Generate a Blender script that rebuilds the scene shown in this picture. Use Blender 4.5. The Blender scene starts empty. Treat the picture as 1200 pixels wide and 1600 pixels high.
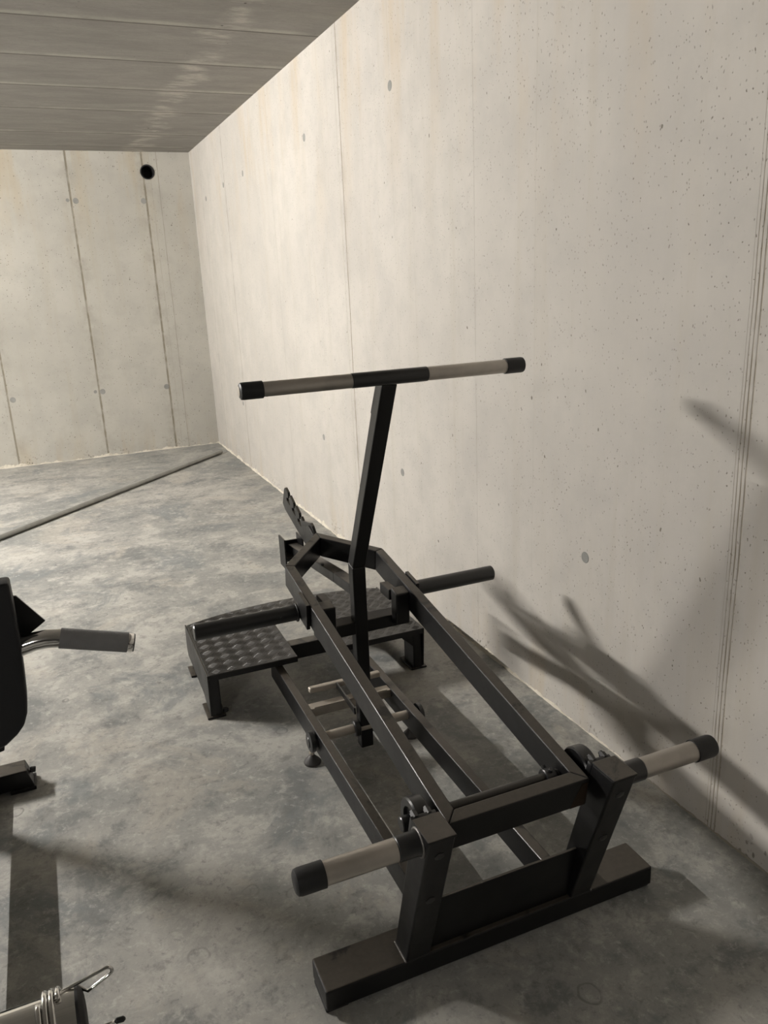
import bpy, bmesh, math, random
from mathutils import Vector, Matrix
random.seed(7)
scene = bpy.context.scene
C = bpy.context.scene.collection
PI = math.pi

# ------------------------------------------------------------------ camera
cam_data = bpy.data.cameras.new('camera')
cam = bpy.data.objects.new('camera', cam_data); C.objects.link(cam)
cam_data.sensor_fit = 'HORIZONTAL'; cam_data.sensor_width = 36.0
cam_data.lens = 36.0 * 1228.47 / 1200.0
cam_data.clip_start = 0.05
yaw_c, pitch_c, roll_c = 0.397081, -0.289576, -0.045964
fwd = Vector((math.sin(yaw_c)*math.cos(pitch_c), math.cos(yaw_c)*math.cos(pitch_c), math.sin(pitch_c)))
right = Vector((math.cos(yaw_c), -math.sin(yaw_c), 0)); up = right.cross(fwd)
r_ = right*math.cos(roll_c) + up*math.sin(roll_c); u_ = -right*math.sin(roll_c) + up*math.cos(roll_c)
M = Matrix((r_, u_, -fwd)).transposed().to_4x4(); M.translation = Vector((0, 0, 1.6))
cam.matrix_world = M
scene.camera = cam

# ------------------------------------------------------------------ world, exposure, lamps
world = bpy.data.worlds.new('world'); scene.world = world; world.use_nodes = True
world.node_tree.nodes['Background'].inputs[0].default_value = (0.9, 0.95, 1.0, 1)
world.node_tree.nodes['Background'].inputs[1].default_value = 0.0
scene.view_settings.view_transform = 'Standard'; scene.view_settings.look = 'None'
scene.view_settings.gamma = 1.0; scene.view_settings.use_curve_mapping = False
scene.view_settings.exposure = -0.04

W, L, H = 1.5997, 8.2424, 2.8285          # right wall x, back wall y, ceiling z
XL, YF = -9.0, -7.5                        # unseen left and front walls
# tube lamps under the ceiling: x, y centre, length, power, colour
LAMPS = [(-3.1, 5.3, 1.3, 1250, (1.0, 0.96, 0.91)),
         (-3.1, -2.4, 1.3, 200, (1.0, 0.96, 0.91))]

# ------------------------------------------------------------------ node helpers
class NT:
    def __init__(s, name):
        s.m = bpy.data.materials.new(name); s.m.use_nodes = True
        s.t = s.m.node_tree; s.b = s.t.nodes['Principled BSDF']
    def n(s, typ, **k):
        nd = s.t.nodes.new(typ)
        for a, v in k.items(): setattr(nd, a, v)
        return nd
    def l(s, a, b): s.t.links.new(a, b)
    def val(s, sock, v):
        if isinstance(v, bpy.types.NodeSocket): s.l(v, sock)
        else: sock.default_value = v
    def math(s, op, a, b=0.0, c=None, clamp=False):
        nd = s.n('ShaderNodeMath', operation=op); nd.use_clamp = clamp
        s.val(nd.inputs[0], a); s.val(nd.inputs[1], b)
        if c is not None: s.val(nd.inputs[2], c)
        return nd.outputs[0]
    def ramp(s, v, lo, hi, a=0.0, b=1.0):
        nd = s.n('ShaderNodeMapRange', interpolation_type='SMOOTHSTEP'); s.val(nd.inputs[0], v)
        nd.inputs[1].default_value = lo; nd.inputs[2].default_value = hi
        nd.inputs[3].default_value = a; nd.inputs[4].default_value = b
        return nd.outputs[0]
    def mix(s, f, a, b, mode='MIX'):
        nd = s.n('ShaderNodeMix', data_type='RGBA', blend_type=mode)
        s.val(nd.inputs[0], f)
        for sock, v in ((nd.inputs[6], a), (nd.inputs[7], b)):
            if isinstance(v, tuple): sock.default_value = (*v, 1)
            else: s.l(v, sock)
        return nd.outputs[2]
    def coord(s, scale=(1, 1, 1), off=(0, 0, 0), kind='Object'):
        tc = s.n('ShaderNodeTexCoord'); mp = s.n('ShaderNodeMapping')
        s.l(tc.outputs[kind], mp.inputs[0]); mp.inputs[3].default_value = scale; mp.inputs[1].default_value = off
        return mp.outputs[0]
    def noise(s, scale, co=None, detail=4, rough=0.55, dist=0.0):
        nd = s.n('ShaderNodeTexNoise'); nd.inputs['Scale'].default_value = scale
        nd.inputs['Detail'].default_value = detail; nd.inputs['Roughness'].default_value = rough
        nd.inputs['Distortion'].default_value = dist
        if co is not None: s.l(co, nd.inputs['Vector'])
        return nd.outputs['Fac']
    def sep(s, co):
        nd = s.n('ShaderNodeSeparateXYZ'); s.l(co, nd.inputs[0]); return nd.outputs
    def bump(s, h, strength=0.3, dist=0.01):
        nd = s.n('ShaderNodeBump'); nd.inputs['Strength'].default_value = strength
        nd.inputs['Distance'].default_value = dist; s.l(h, nd.inputs['Height'])
        s.l(nd.outputs[0], s.b.inputs['Normal'])
    def col(s, c):
        if isinstance(c, tuple): s.b.inputs['Base Color'].default_value = (*c, 1)
        else: s.l(c, s.b.inputs['Base Color'])
    def set(s, **k):
        for a, v in k.items(): s.val(s.b.inputs[a.replace('_', ' ')], v)

def pits(nt, co, scale, rmin, rmax, dens):
    """air-bubble holes: small round cells, only some of them filled"""
    v = nt.n('ShaderNodeTexVoronoi'); v.inputs['Scale'].default_value = scale; nt.l(co, v.inputs['Vector'])
    sp = nt.n('ShaderNodeSeparateColor'); nt.l(v.outputs['Color'], sp.inputs[0])
    rad = nt.math('MULTIPLY_ADD', sp.outputs[0], rmax-rmin, rmin)
    inside = nt.math('SUBTRACT', rad, v.outputs['Distance'])
    m = nt.ramp(inside, 0.0, rmin*0.7)
    keep = nt.math('LESS_THAN', sp.outputs[1], dens)
    return nt.math('MULTIPLY', m, keep)

def concrete_wall(name, horiz, seams, base, cool=0.0, seamw=0.004):
    """board-smooth cast concrete; horiz = world axis index running along the wall"""
    nt = NT(name)
    co = nt.coord(); s = nt.sep(co); h = s[horiz]; z = s[2]
    big = nt.noise(0.9, co, 5, 0.6, 0.4)
    med = nt.noise(5.0, co, 6, 0.65)
    fine = nt.noise(90, co, 3, 0.7)
    streak = nt.noise(1.0, nt.coord((9, 9, 0.5)), 5, 0.65)
    c = nt.mix(nt.ramp(big, 0.3, 0.7), tuple(x*0.93 for x in base), tuple(min(1, x*1.06) for x in base))
    c = nt.mix(nt.ramp(med, 0.38, 0.7, 0, 0.5), c, (base[0]*0.82, base[1]*0.83, base[2]*0.84))
    c = nt.mix(nt.ramp(streak, 0.5, 0.75, 0, 0.4), c, (base[0]*0.86, base[1]*0.83, base[2]*0.75))
    # rusty-yellow runs under the ceiling and by the floor
    rust = nt.noise(1.0, nt.coord((5, 5, 0.9), (3, 1, 2)), 4, 0.6)
    top = nt.ramp(z, 1.5, 2.8); low = nt.ramp(z, 0.35, 0.0)
    rz = nt.math('MAXIMUM', top, low)
    rm = nt.math('MULTIPLY', nt.ramp(rust, 0.48, 0.7), nt.math('MULTIPLY', rz, 0.42))
    c = nt.mix(rm, c, (base[0]*0.92, base[1]*0.76, base[2]*0.52))
    # bubbles
    sq = nt.coord((1, 1, 0.72))
    wob = nt.n('ShaderNodeMix', data_type='VECTOR')
    ns = nt.n('ShaderNodeTexNoise'); ns.inputs['Scale'].default_value = 35; nt.l(co, ns.inputs['Vector'])
    va = nt.n('ShaderNodeVectorMath', operation='MULTIPLY_ADD'); nt.l(ns.outputs['Color'], va.inputs[0])
    va.inputs[1].default_value = (0.016,)*3; nt.l(sq, va.inputs[2])
    zone = nt.ramp(nt.noise(1.6, co, 3), 0.35, 0.6, 0.8, 1.0)
    p1 = pits(nt, va.outputs[0], 50, 0.065, 0.185, 0.9)
    p2 = pits(nt, va.outputs[0], 13, 0.022, 0.062, 0.5)
    p3 = pits(nt, va.outputs[0], 110, 0.14, 0.28, 0.35)
    pm = nt.math('MAXIMUM', nt.math('MULTIPLY', nt.math('MAXIMUM', p1, nt.math('MULTIPLY', p3, 0.6)), zone), p2)
    p4 = pits(nt, va.outputs[0], 55, 0.2, 0.5, 0.75)
    lowz = nt.math('MULTIPLY', nt.ramp(z, 0.13, 0.02), nt.ramp(nt.noise(2.6, nt.coord((1, 1, 0.3), (1, 4, 2)), 3), 0.5, 0.62))
    pm = nt.math('MAXIMUM', pm, nt.math('MULTIPLY', p4, lowz))
    c = nt.mix(nt.math('MULTIPLY', pm, 0.85), c, (base[0]*0.31, base[1]*0.295, base[2]*0.26))
    # formwork seams
    line = None; bumpl = None
    for (pos, wd, dark) in seams:
        wv = nt.math('MULTIPLY_ADD', nt.noise(2.2, nt.coord((1, 1, 1), (pos, pos, 0)), 3), 0.012, -0.006)
        d = nt.math('ABSOLUTE', nt.math('SUBTRACT', nt.math('SUBTRACT', h, pos), wv))
        brk = nt.ramp(nt.noise(14, co, 3), 0.3, 0.6, 0.55, 1.0)
        m = nt.math('MULTIPLY', nt.ramp(d, wd, wd*0.3), nt.math('MULTIPLY', brk, dark))
        halo = nt.math('MULTIPLY', nt.ramp(d, wd*9, 0.0), nt.math('MULTIPLY', nt.ramp(med, 0.4, 0.7), 0.28*dark))
        m2 = nt.math('MAXIMUM', m, halo)
        line = m2 if line is None else nt.math('MAXIMUM', line, m2)
        bumpl = m if bumpl is None else nt.math('MAXIMUM', bumpl, m)
    if line is not None: c = nt.mix(line, c, (base[0]*0.42, base[1]*0.38, base[2]*0.30))
    nt.col(c)
    nt.set(Roughness=0.82)
    nt.b.inputs['Specular IOR Level'].default_value = 0.25
    hgt = nt.math('MULTIPLY_ADD', fine, 0.12, nt.math('MULTIPLY', pm, -1.0))
    if bumpl is not None: hgt = nt.math('MULTIPLY_ADD', bumpl, -1.2, hgt)
    nt.bump(hgt, 0.55, 0.004)
    return nt.m

WALLC = (0.445, 0.420, 0.384)
mat_wall_right = concrete_wall('cast_concrete_right', 1,
    [(4.165, 0.006, 0.95), (4.215, 0.003, 0.4), (2.79, 0.0025, 0.35), (3.53, 0.002, 0.2), (3.33, 0.0015, 0.15),
     (1.424, 0.0036, 0.8), (1.437, 0.003, 0.9), (1.449, 0.0025, 0.7), (1.459, 0.0015, 0.45),
     (6.87, 0.006, 0.8), (7.80, 0.004, 0.6), (5.50, 0.003, 0.3), (2.38, 0.002, 0.12), (-1.3, .005, .8)], WALLC)
mat_wall_back = concrete_wall('cast_concrete_back', 0,
    [(0.483, 0.013, 0.85), (1.158, 0.013, 0.85), (-0.338, 0.012, 0.8), (1.29, 0.005, 0.4), (1.22, 0.003, 0.25), (-1.69, 0.006, 0.8),
     (-4.4, 0.006, 0.8)], (0.405, 0.388, 0.345))
mat_wall_unseen = concrete_wall('cast_concrete_unseen_dark', 1, [(2.7, .006, .8), (0, .006, .8), (5.4, .006, .8)], (0.13, 0.125, 0.118))  # unseen walls, coloured dark so that they bounce less light

def make_ceiling_mat():
    nt = NT('concrete_plank_ceiling'); co = nt.coord(); s = nt.sep(co)
    base = (0.30, 0.288, 0.27)
    n1 = nt.noise(1.0, nt.coord((2.2, 6, 1)), 8, 0.72, 0.1); n2 = nt.noise(1.0, nt.coord((12, 60, 1)), 5, 0.75)
    c = nt.mix(nt.ramp(n1, 0.3, 0.72), tuple(x*0.86 for x in base), tuple(x*1.12 for x in base))
    c = nt.mix(nt.ramp(n2, 0.4, 0.8, 0, 0.4), c, tuple(x*0.72 for x in base))
    # lime runs in a row at x = 1.1 and patches by the joints
    dx = nt.math('ABSOLUTE', nt.math('SUBTRACT', s[0], nt.math('MULTIPLY_ADD', nt.noise(2.5, co, 3), 0.5, 0.85)))
    ln = nt.math('MULTIPLY', nt.ramp(dx, 0.13, 0.01), nt.ramp(nt.noise(6, nt.coord((0.5, 1.5, 1)), 5, 0.7), 0.42, 0.62))
    c = nt.mix(nt.math('MULTIPLY', ln, 0.55), c, (0.60, 0.57, 0.52))
    dots = pits(nt, nt.coord((1, 1, 1)), 7, 0.05, 0.09, 0.9)
    dm = nt.math('MULTIPLY', dots, nt.ramp(nt.math('ABSOLUTE', nt.math('SUBTRACT', s[0], 1.1)), 0.09, 0.06))
    c = nt.mix(dm, c, (0.05, 0.045, 0.04))
    hole = pits(nt, co, 30, 0.06, 0.16, 0.22)
    c = nt.mix(nt.math('MULTIPLY', hole, 0.5), c, (0.12, 0.11, 0.10))
    joint = None; halo = None
    for y in (3.72, 4.41, 5.09, 5.78, 6.45, 7.35, 8.0, 2.9, 2.2, 1.5, .8, .1, -.6, -1.3, -2.0, -2.7):
        d = nt.math('ABSOLUTE', nt.math('SUBTRACT', s[1], y))
        j = nt.ramp(d, 0.011, 0.004); hh = nt.ramp(nt.math('SUBTRACT', y, s[1]), 0.0, 0.005)
        hl = nt.math('MULTIPLY', nt.ramp(nt.math('ABSOLUTE', nt.math('SUBTRACT', s[1], y-0.03)), 0.05, 0.0), 1.0)
        joint = j if joint is None else nt.math('MAXIMUM', joint, j)
        halo = hl if halo is None else nt.math('MAXIMUM', halo, hl)
    c = nt.mix(nt.math('MULTIPLY', halo, nt.ramp(nt.noise(3, co, 4), 0.35, 0.65, 0, 0.5)), c, (0.56, 0.54, 0.49))
    c = nt.mix(nt.math('MULTIPLY', joint, 0.75), c, (0.10, 0.09, 0.08))
    sp_ = nt.noise(70, nt.coord((0.6, 1.6, 1)), 3, 0.7); c = nt.mix(nt.ramp(sp_, 0.5, 0.7, 0, 0.35), c, (0.2, 0.19, 0.18))
    c = nt.mix(1.0, c, (1.05, 1.05, 1.05), 'MULTIPLY')
    nt.col(c); nt.set(Roughness=0.85); nt.b.inputs['Specular IOR Level'].default_value = 0.2
    hg = nt.math('MULTIPLY_ADD', joint, -1.0, nt.math('MULTIPLY', n2, 0.15))
    nt.bump(hg, 0.5, 0.006)
    return nt.m

def make_floor_mat():
    nt = NT('power_floated_concrete'); co = nt.coord()
    a = nt.noise(0.9, co, 8, 0.66, 0.15); b = nt.noise(3.4, nt.coord((1, 1, 1), (4, 2, 0)), 10, 0.74, 0.25)
    d = nt.noise(13, nt.coord((1, 1, 1), (9, 5, 0)), 8, 0.75, 0.3); e = nt.noise(60, co, 4, 0.7)
    g = nt.noise(2.0, nt.coord((1, 1, 1), (14, 7, 0)), 9, 0.72, 0.6)
    c = nt.mix(nt.ramp(a, 0.36, 0.64), (0.185, 0.187, 0.178), (0.275, 0.268, 0.248))
    c = nt.mix(nt.ramp(b, 0.50, 0.60, 0, 0.65), c, (0.35, 0.34, 0.312))
    c = nt.mix(nt.ramp(b, 0.49, 0.38, 0, 0.75), c, (0.118, 0.124, 0.124))
    c = nt.mix(nt.ramp(g, 0.54, 0.62, 0, 0.45), c, (0.33, 0.305, 0.265))
    c = nt.mix(nt.ramp(g, 0.46, 0.36, 0, 0.7), c, (0.135, 0.147, 0.15))
    c = nt.mix(nt.ramp(d, 0.54, 0.66, 0, 0.5), c, (0.38, 0.37, 0.34))
    c = nt.mix(nt.ramp(d, 0.46, 0.34, 0, 0.55), c, (0.12, 0.12, 0.115))
    c = nt.mix(nt.ramp(e, 0.6, 0.8, 0, 0.3), c, (0.10, 0.095, 0.085))
    f_ = nt.noise(34, nt.coord((1, 1, 1), (3, 9, 0)), 6, 0.75, 0.4)
    c = nt.mix(nt.ramp(f_, 0.55, 0.68, 0, 0.45), c, (0.42, 0.41, 0.38))
    c = nt.mix(nt.ramp(f_, 0.45, 0.33, 0, 0.5), c, (0.10, 0.10, 0.10))
    # trowel rings and scratches
    v = nt.n('ShaderNodeTexVoronoi'); v.inputs['Scale'].default_value = 4.5
    nn = nt.n('ShaderNodeTexNoise'); nn.inputs['Scale'].default_value = 9; nt.l(co, nn.inputs['Vector'])
    va = nt.n('ShaderNodeVectorMath', operation='MULTIPLY_ADD'); nt.l(nn.outputs['Color'], va.inputs[0])
    va.inputs[1].default_value = (0.06,)*3; nt.l(co, va.inputs[2]); nt.l(va.outputs[0], v.inputs['Vector'])
    ring = nt.ramp(nt.math('ABSOLUTE', nt.math('SUBTRACT', v.outputs['Distance'], 0.11)), 0.02, 0.004)
    ring = nt.math('MULTIPLY', ring, nt.ramp(nt.noise(5, co, 3), 0.5, 0.65))
    c = nt.mix(nt.math('MULTIPLY', ring, 0.55), c, (0.09, 0.09, 0.085))
    sc = nt.noise(1.0, nt.coord((70, 2.2, 1), (0, 0, 0)), 2, 0.5, 2.0)
    scr = nt.math('MULTIPLY', nt.ramp(sc, 0.74, 0.80), nt.ramp(nt.noise(1.6, co, 2), 0.55, 0.7))
    c = nt.mix(nt.math('MULTIPLY', scr, 0.5), c, (0.5, 0.48, 0.44))
    c = nt.mix(1.0, c, (1.20, 1.195, 1.18), 'MULTIPLY')
    nt.col(c)
    nt.set(Roughness=nt.ramp(b, 0.4, 0.6, 0.50, 0.62)); nt.b.inputs['Specular IOR Level'].default_value = 0.35
    nt.bump(nt.math('MULTIPLY_ADD', b, 1.0, nt.math('MULTIPLY', e, 0.12)), 0.22, 0.006)
    return nt.m

def simple(name, col, rough=0.5, metal=0.0, spec=0.5, bump=0.0, bscale=300, dust=None, coat=0.0):
    nt = NT(name); co = nt.coord()
    n = nt.noise(9, co, 4, 0.6)
    c = nt.mix(nt.ramp(n, 0.3, 0.7), tuple(x*0.88 for x in col), tuple(min(1, x*1.12) for x in col))
    if dust:      # fine dust lying on the upward faces, wiped away in places
        gm = nt.n('ShaderNodeNewGeometry'); nz = nt.sep(gm.outputs['Normal'])[2]
        wipe = nt.ramp(nt.noise(7, co, 5, 0.6, 0.8), 0.36, 0.44, 0.15, 1.0)
        n2 = nt.ramp(nt.noise(60, co, 4, 0.7), 0.2, 0.8, 0.7, 1.0)
        c = nt.mix(nt.math('MULTIPLY', nt.ramp(nz, 0.75, 0.97), nt.math('MULTIPLY', wipe, n2)), c, dust)
    nt.col(c); nt.set(Metallic=metal, Roughness=nt.ramp(n, 0.3, 0.7, rough*0.88, min(1, rough*1.12)))
    nt.b.inputs['Specular IOR Level'].default_value = spec
    if bump:
        nt.bump(nt.noise(bscale, co, 2, 0.5), bump, 0.001)
    return nt.m

black = simple('black_powder_coat', (0.0045, 0.0044, 0.0047), 0.40, 0.0, 0.38, 0.12, 500, dust=(0.062, 0.053, 0.042))
black_tube = simple('satin_black_tube', (0.006, 0.0063, 0.0068), 0.34, 0.0, 0.7, 0.05, 200)
rubber = simple('black_rubber', (0.006, 0.0062, 0.0068), 0.5, 0.0, 0.5, 0.2, 300)
vinyl = simple('black_vinyl', (0.007, 0.0075, 0.0095), 0.55, 0.0, 0.45, 0.35, 700)
steel = simple('brushed_steel_tube', (0.44, 0.41, 0.37), 0.36, 0.85, 0.5, 0.08, 120)
raw = simple('dull_zinc_steel', (0.40, 0.36, 0.31), 0.5, 0.6, 0.5, 0.1, 200)
chrome = simple('polished_chrome', (0.72, 0.71, 0.69), 0.1, 1.0)
weld = simple('ground_weld', (0.22, 0.21, 0.20), 0.5, 0.7, 0.5, 0.6, 500)
galv = simple('galvanised_pipe', (0.36, 0.36, 0.34), 0.42, 0.6, 0.5, 0.1, 150)
grip_mat = simple('grey_ribbed_grip', (0.17, 0.17, 0.17), 0.7, 0.0, 0.4, 0.3, 500)
copper = simple('rusty_primer', (0.020, 0.011, 0.005), 0.7, 0.1, 0.3, 0.3, 200)
plug_mat = simple('grey_cone_plug', (0.235, 0.235, 0.22), 0.85, 0.0, 0.2, 0.5, 60)
white_paint = simple('white_lamp_housing', (0.75, 0.75, 0.73), 0.5)
void = simple('black_plastic_pipe', (0.012, 0.012, 0.013), 0.6)
mortar = simple('cream_mortar_crust', (0.54, 0.50, 0.42), 0.95, 0.0, 0.1, 1.0, 60)
mortar_grey = simple('grey_mortar_crust', (0.26, 0.24, 0.20), 0.95, 0.0, 0.1, 1.0, 60)

def make_tread():
    nt = NT('black_tread_plate'); co = nt.coord(); d = nt.noise(14, co, 5, 0.7)
    nt.col(nt.mix(nt.ramp(d, 0.4, 0.75, 0, 0.7), (0.011, 0.0105, 0.010), (0.030, 0.027, 0.023)))
    nt.set(Roughness=0.36); nt.bump(nt.noise(400, co, 2), 0.2, 0.001)
    return nt.m
tread = make_tread()

# ------------------------------------------------------------------ mesh helpers
def link(name, bm, mat, parent=None, smooth=False, angle=None):
    me = bpy.data.meshes.new(name); bm.normal_update(); bm.to_mesh(me); bm.free()
    o = bpy.data.objects.new(name, me); C.objects.link(o)
    for m in (mat if isinstance(mat, (list, tuple)) else [mat]): me.materials.append(m)
    if parent: o.parent = parent
    if smooth:
        for p in me.polygons: p.use_smooth = True
        if angle is not None: me.set_sharp_from_angle(angle=angle)
    return o
def empty(name, loc, rz=0.0):
    o = bpy.data.objects.new(name, None); C.objects.link(o); o.location = loc; o.rotation_euler = (0, 0, rz)
    o.empty_display_size = 0.1
    return o
def tag(o, label=None, cat=None, group=None, kind=None):
    if label: o['label'] = label
    if cat: o['category'] = cat
    if group: o['group'] = group
    if kind: o['kind'] = kind
    return o
def merge(bm, tmp):
    me = bpy.data.meshes.new('tmp'); tmp.to_mesh(me); tmp.free(); bm.from_mesh(me); bpy.data.meshes.remove(me)
def prism(bm, bottom, top, bev=0.0, seg=2):
    """closed prism between two matching loops of points"""
    t = bmesh.new()
    a = [t.verts.new(Vector(p)) for p in bottom]; b = [t.verts.new(Vector(p)) for p in top]; n = len(a)
    t.faces.new(a[::-1]); t.faces.new(b)
    for i in range(n): t.faces.new((a[i], a[(i+1) % n], b[(i+1) % n], b[i]))
    bmesh.ops.recalc_face_normals(t, faces=t.faces)
    if bev:
        es = [e for e in t.edges if len(e.link_faces) == 2 and e.calc_face_angle(0) > 0.35]
        bmesh.ops.bevel(t, geom=es, offset=bev, segments=seg, profile=0.5, affect='EDGES', clamp_overlap=True)
    merge(bm, t)
def box(bm, x0, x1, y0, y1, z0, z1, bev=0.0, seg=2):
    prism(bm, [(x0, y0, z0), (x1, y0, z0), (x1, y1, z0), (x0, y1, z0)],
              [(x0, y0, z1), (x1, y0, z1), (x1, y1, z1), (x0, y1, z1)], bev, seg)
def lathe(bm, p0, p1, prof, n=32, closed=True):
    """revolve profile [(t along axis in metres from p0, radius)] about p0->p1"""
    p0, p1 = Vector(p0), Vector(p1); ax = (p1-p0).normalized()
    a = ax.orthogonal().normalized(); b = ax.cross(a)
    t = bmesh.new(); rings = []
    for (s, r) in prof:
        c = p0+ax*s
        if r < 1e-6: rings.append([t.verts.new(c)])
        else: rings.append([t.verts.new(c+(a*math.cos(2*PI*i/n)+b*math.sin(2*PI*i/n))*r) for i in range(n)])
    for k in range(len(rings)-1):
        A_, B_ = rings[k], rings[k+1]
        if len(A_) == 1 and len(B_) == 1: continue
        for i in range(n):
            j = (i+1) % n
            if len(A_) == 1: t.faces.new((A_[0], B_[i], B_[j]))
            elif len(B_) == 1: t.faces.new((A_[i], A_[j], B_[0]))
            else: t.faces.new((A_[i], A_[j], B_[j], B_[i]))
    if closed:
        if len(rings[0]) > 1: t.faces.new(rings[0][::-1])
        if len(rings[-1]) > 1: t.faces.new(rings[-1])
    bmesh.ops.recalc_face_normals(t, faces=t.faces)
    merge(bm, t)
def cyl(bm, p0, p1, r, n=32, bev=0.002):
    d = (Vector(p1)-Vector(p0)).length
    lathe(bm, p0, p1, [(0, r-bev), (bev, r), (d-bev, r), (d, r-bev)] if bev else [(0, r), (d, r)], n)
def tube(bm, pts, r, n=12, closed_path=False):
    """round wire along a polyline"""
    pts = [Vector(p) for p in pts]; t = bmesh.new(); rings = []
    prev = None; N = len(pts)
    for i, p in enumerate(pts):
        if closed_path: d = (pts[(i+1) % N]-pts[i-1]).normalized()
        else: d = ((pts[min(i+1, N-1)]-pts[max(i-1, 0)])).normalized()
        if prev is None: a = d.orthogonal().normalized()
        else: a = (prev-d*prev.dot(d)).normalized()
        prev = a; b = d.cross(a)
        rings.append([t.verts.new(p+(a*math.cos(2*PI*k/n)+b*math.sin(2*PI*k/n))*r) for k in range(n)])
    for i in range(N if closed_path else N-1):
        A_, B_ = rings[i], rings[(i+1) % N]
        for k in range(n):
            t.faces.new((A_[k], A_[(k+1) % n], B_[(k+1) % n], B_[k]))
    if not closed_path:
        t.faces.new(rings[0][::-1]); t.faces.new(rings[-1])
    bmesh.ops.recalc_face_normals(t, faces=t.faces)
    merge(bm, t)

# ------------------------------------------------------------------ room shell
T = 0.25
bm = bmesh.new(); box(bm, XL-T, W+T, YF-T, L+T, -0.2, 0.0)
tag(link('floor', bm, make_floor_mat()), kind='structure')
bm = bmesh.new(); box(bm, XL-T, W+T, YF-T, L+T, H, H+0.2)
tag(link('ceiling', bm, make_ceiling_mat()), kind='structure')
bm = bmesh.new(); box(bm, W, W+T, YF, L, 0, H)
wall_right = tag(link('wall_right', bm, mat_wall_right), kind='structure')
bm = bmesh.new(); box(bm, XL-T, XL, YF, L, 0, H)
tag(link('wall_left', bm, mat_wall_unseen), kind='structure')
bm = bmesh.new(); box(bm, XL-T, W+T, YF-T, YF, 0, H)
tag(link('wall_front', bm, mat_wall_unseen), kind='structure')

# back wall with a real round hole for the pipe
HX, HZ, HR = 1.194, 2.652, 0.064
bm = bmesh.new()
n = 48
circ = [(HX+HR*math.cos(2*PI*i/n), HZ+HR*math.sin(2*PI*i/n)) for i in range(n)]
q = 0.14
def sqpt(i):
    a = 2*PI*i/n; c_, s_ = math.cos(a), math.sin(a); k = q/max(abs(c_), abs(s_)); return (HX+k*c_, HZ+k*s_)
for yy in (L,):
    vi = [bm.verts.new((x, yy, z)) for x, z in circ]; vo = [bm.verts.new((*[sqpt(i)[0]], yy, sqpt(i)[1])) for i in range(n)]
    vb = [bm.verts.new((x, yy+T, z)) for x, z in circ]
    for i in range(n):
        j = (i+1) % n
        bm.faces.new((vi[i], vi[j], vo[j], vo[i])); bm.faces.new((vi[j], vi[i], vb[i], vb[j]))
def quad(x0, x1, z0, z1, y=L):
    bm.faces.new([bm.verts.new(p) for p in ((x0, y, z0), (x1, y, z0), (x1, y, z1), (x0, y, z1))])
quad(XL-T, HX-q, 0, H); quad(HX+q, W+T, 0, H); quad(HX-q, HX+q, 0, HZ-q); quad(HX-q, HX+q, HZ+q, H)
# back, ends so the wall is a solid slab
quad(XL-T, W+T, 0, H, L+T)
wall_back = tag(link('wall_back', bm, mat_wall_back), kind='structure')

# pipe sleeve in the hole
pipe = empty('vent_pipe', (HX, L, HZ))
tag(pipe, 'black round vent pipe opening high on the back wall near the corner', 'vent')
bm = bmesh.new()
lathe(bm, (0, -0.004, 0), (0, 1, 0), [(0, HR-0.008), (0, HR+0.002), (0.006, HR+0.002), (0.008, HR-0.0005), (0.24, HR-0.0005), (0.24, HR-0.008), (0.0, HR-0.008)], 48, False)
link('pipe_wall', bm, void, pipe, True, 0.6)
bm = bmesh.new(); cyl(bm, (0, 0.19, 0), (0, 0.205, 0), HR-0.009, 40, 0)
link('inner_flap', bm, void, pipe)

# cone plugs of the formwork ties, slightly sunk rings, belonging to the walls
def plug(parent, pos, axis, r=0.021, d=0.004):
    bm = bmesh.new(); p = Vector(pos); ax = Vector(axis)
    lathe(bm, p-ax*0.01, p+ax, [(0, r*0.9), (0.01, r), (0.01+d*0.3, r*0.95), (0.01+d*0.2, r*0.55), (0.01+d*0.3, 0)], 20)
    o = link('tie_hole_plug', bm, plug_mat, parent, True, 0.7)
    return o
for (y, z, r) in [(3.525, 2.411, .022), (2.060, 0.655, .020), (3.547, 0.647, .02), (4.757, 2.399, .022), (4.761, 0.63, .02),
               (6.25, 2.393, .022), (6.913, 2.388, .022), (7.65, 2.355, .022), (6.947, 0.58, .02), (0.75, 2.4, .022), (0.75, .65, .022)]:
    plug(wall_right, (W, y, z), (-1, 0, 0), r)
for (x, z) in [(0.520, 2.401), (0.450, 2.407), (1.128, 2.397), (0.512, 0.645), (0.445, 0.650), (1.13, 0.637), (-0.299, 0.644), (-0.37, 2.40)]:
    plug(wall_back, (x, L, z), (0, -1, 0), 0.026 if x not in (0.450, 0.445) else 0.016)

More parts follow.
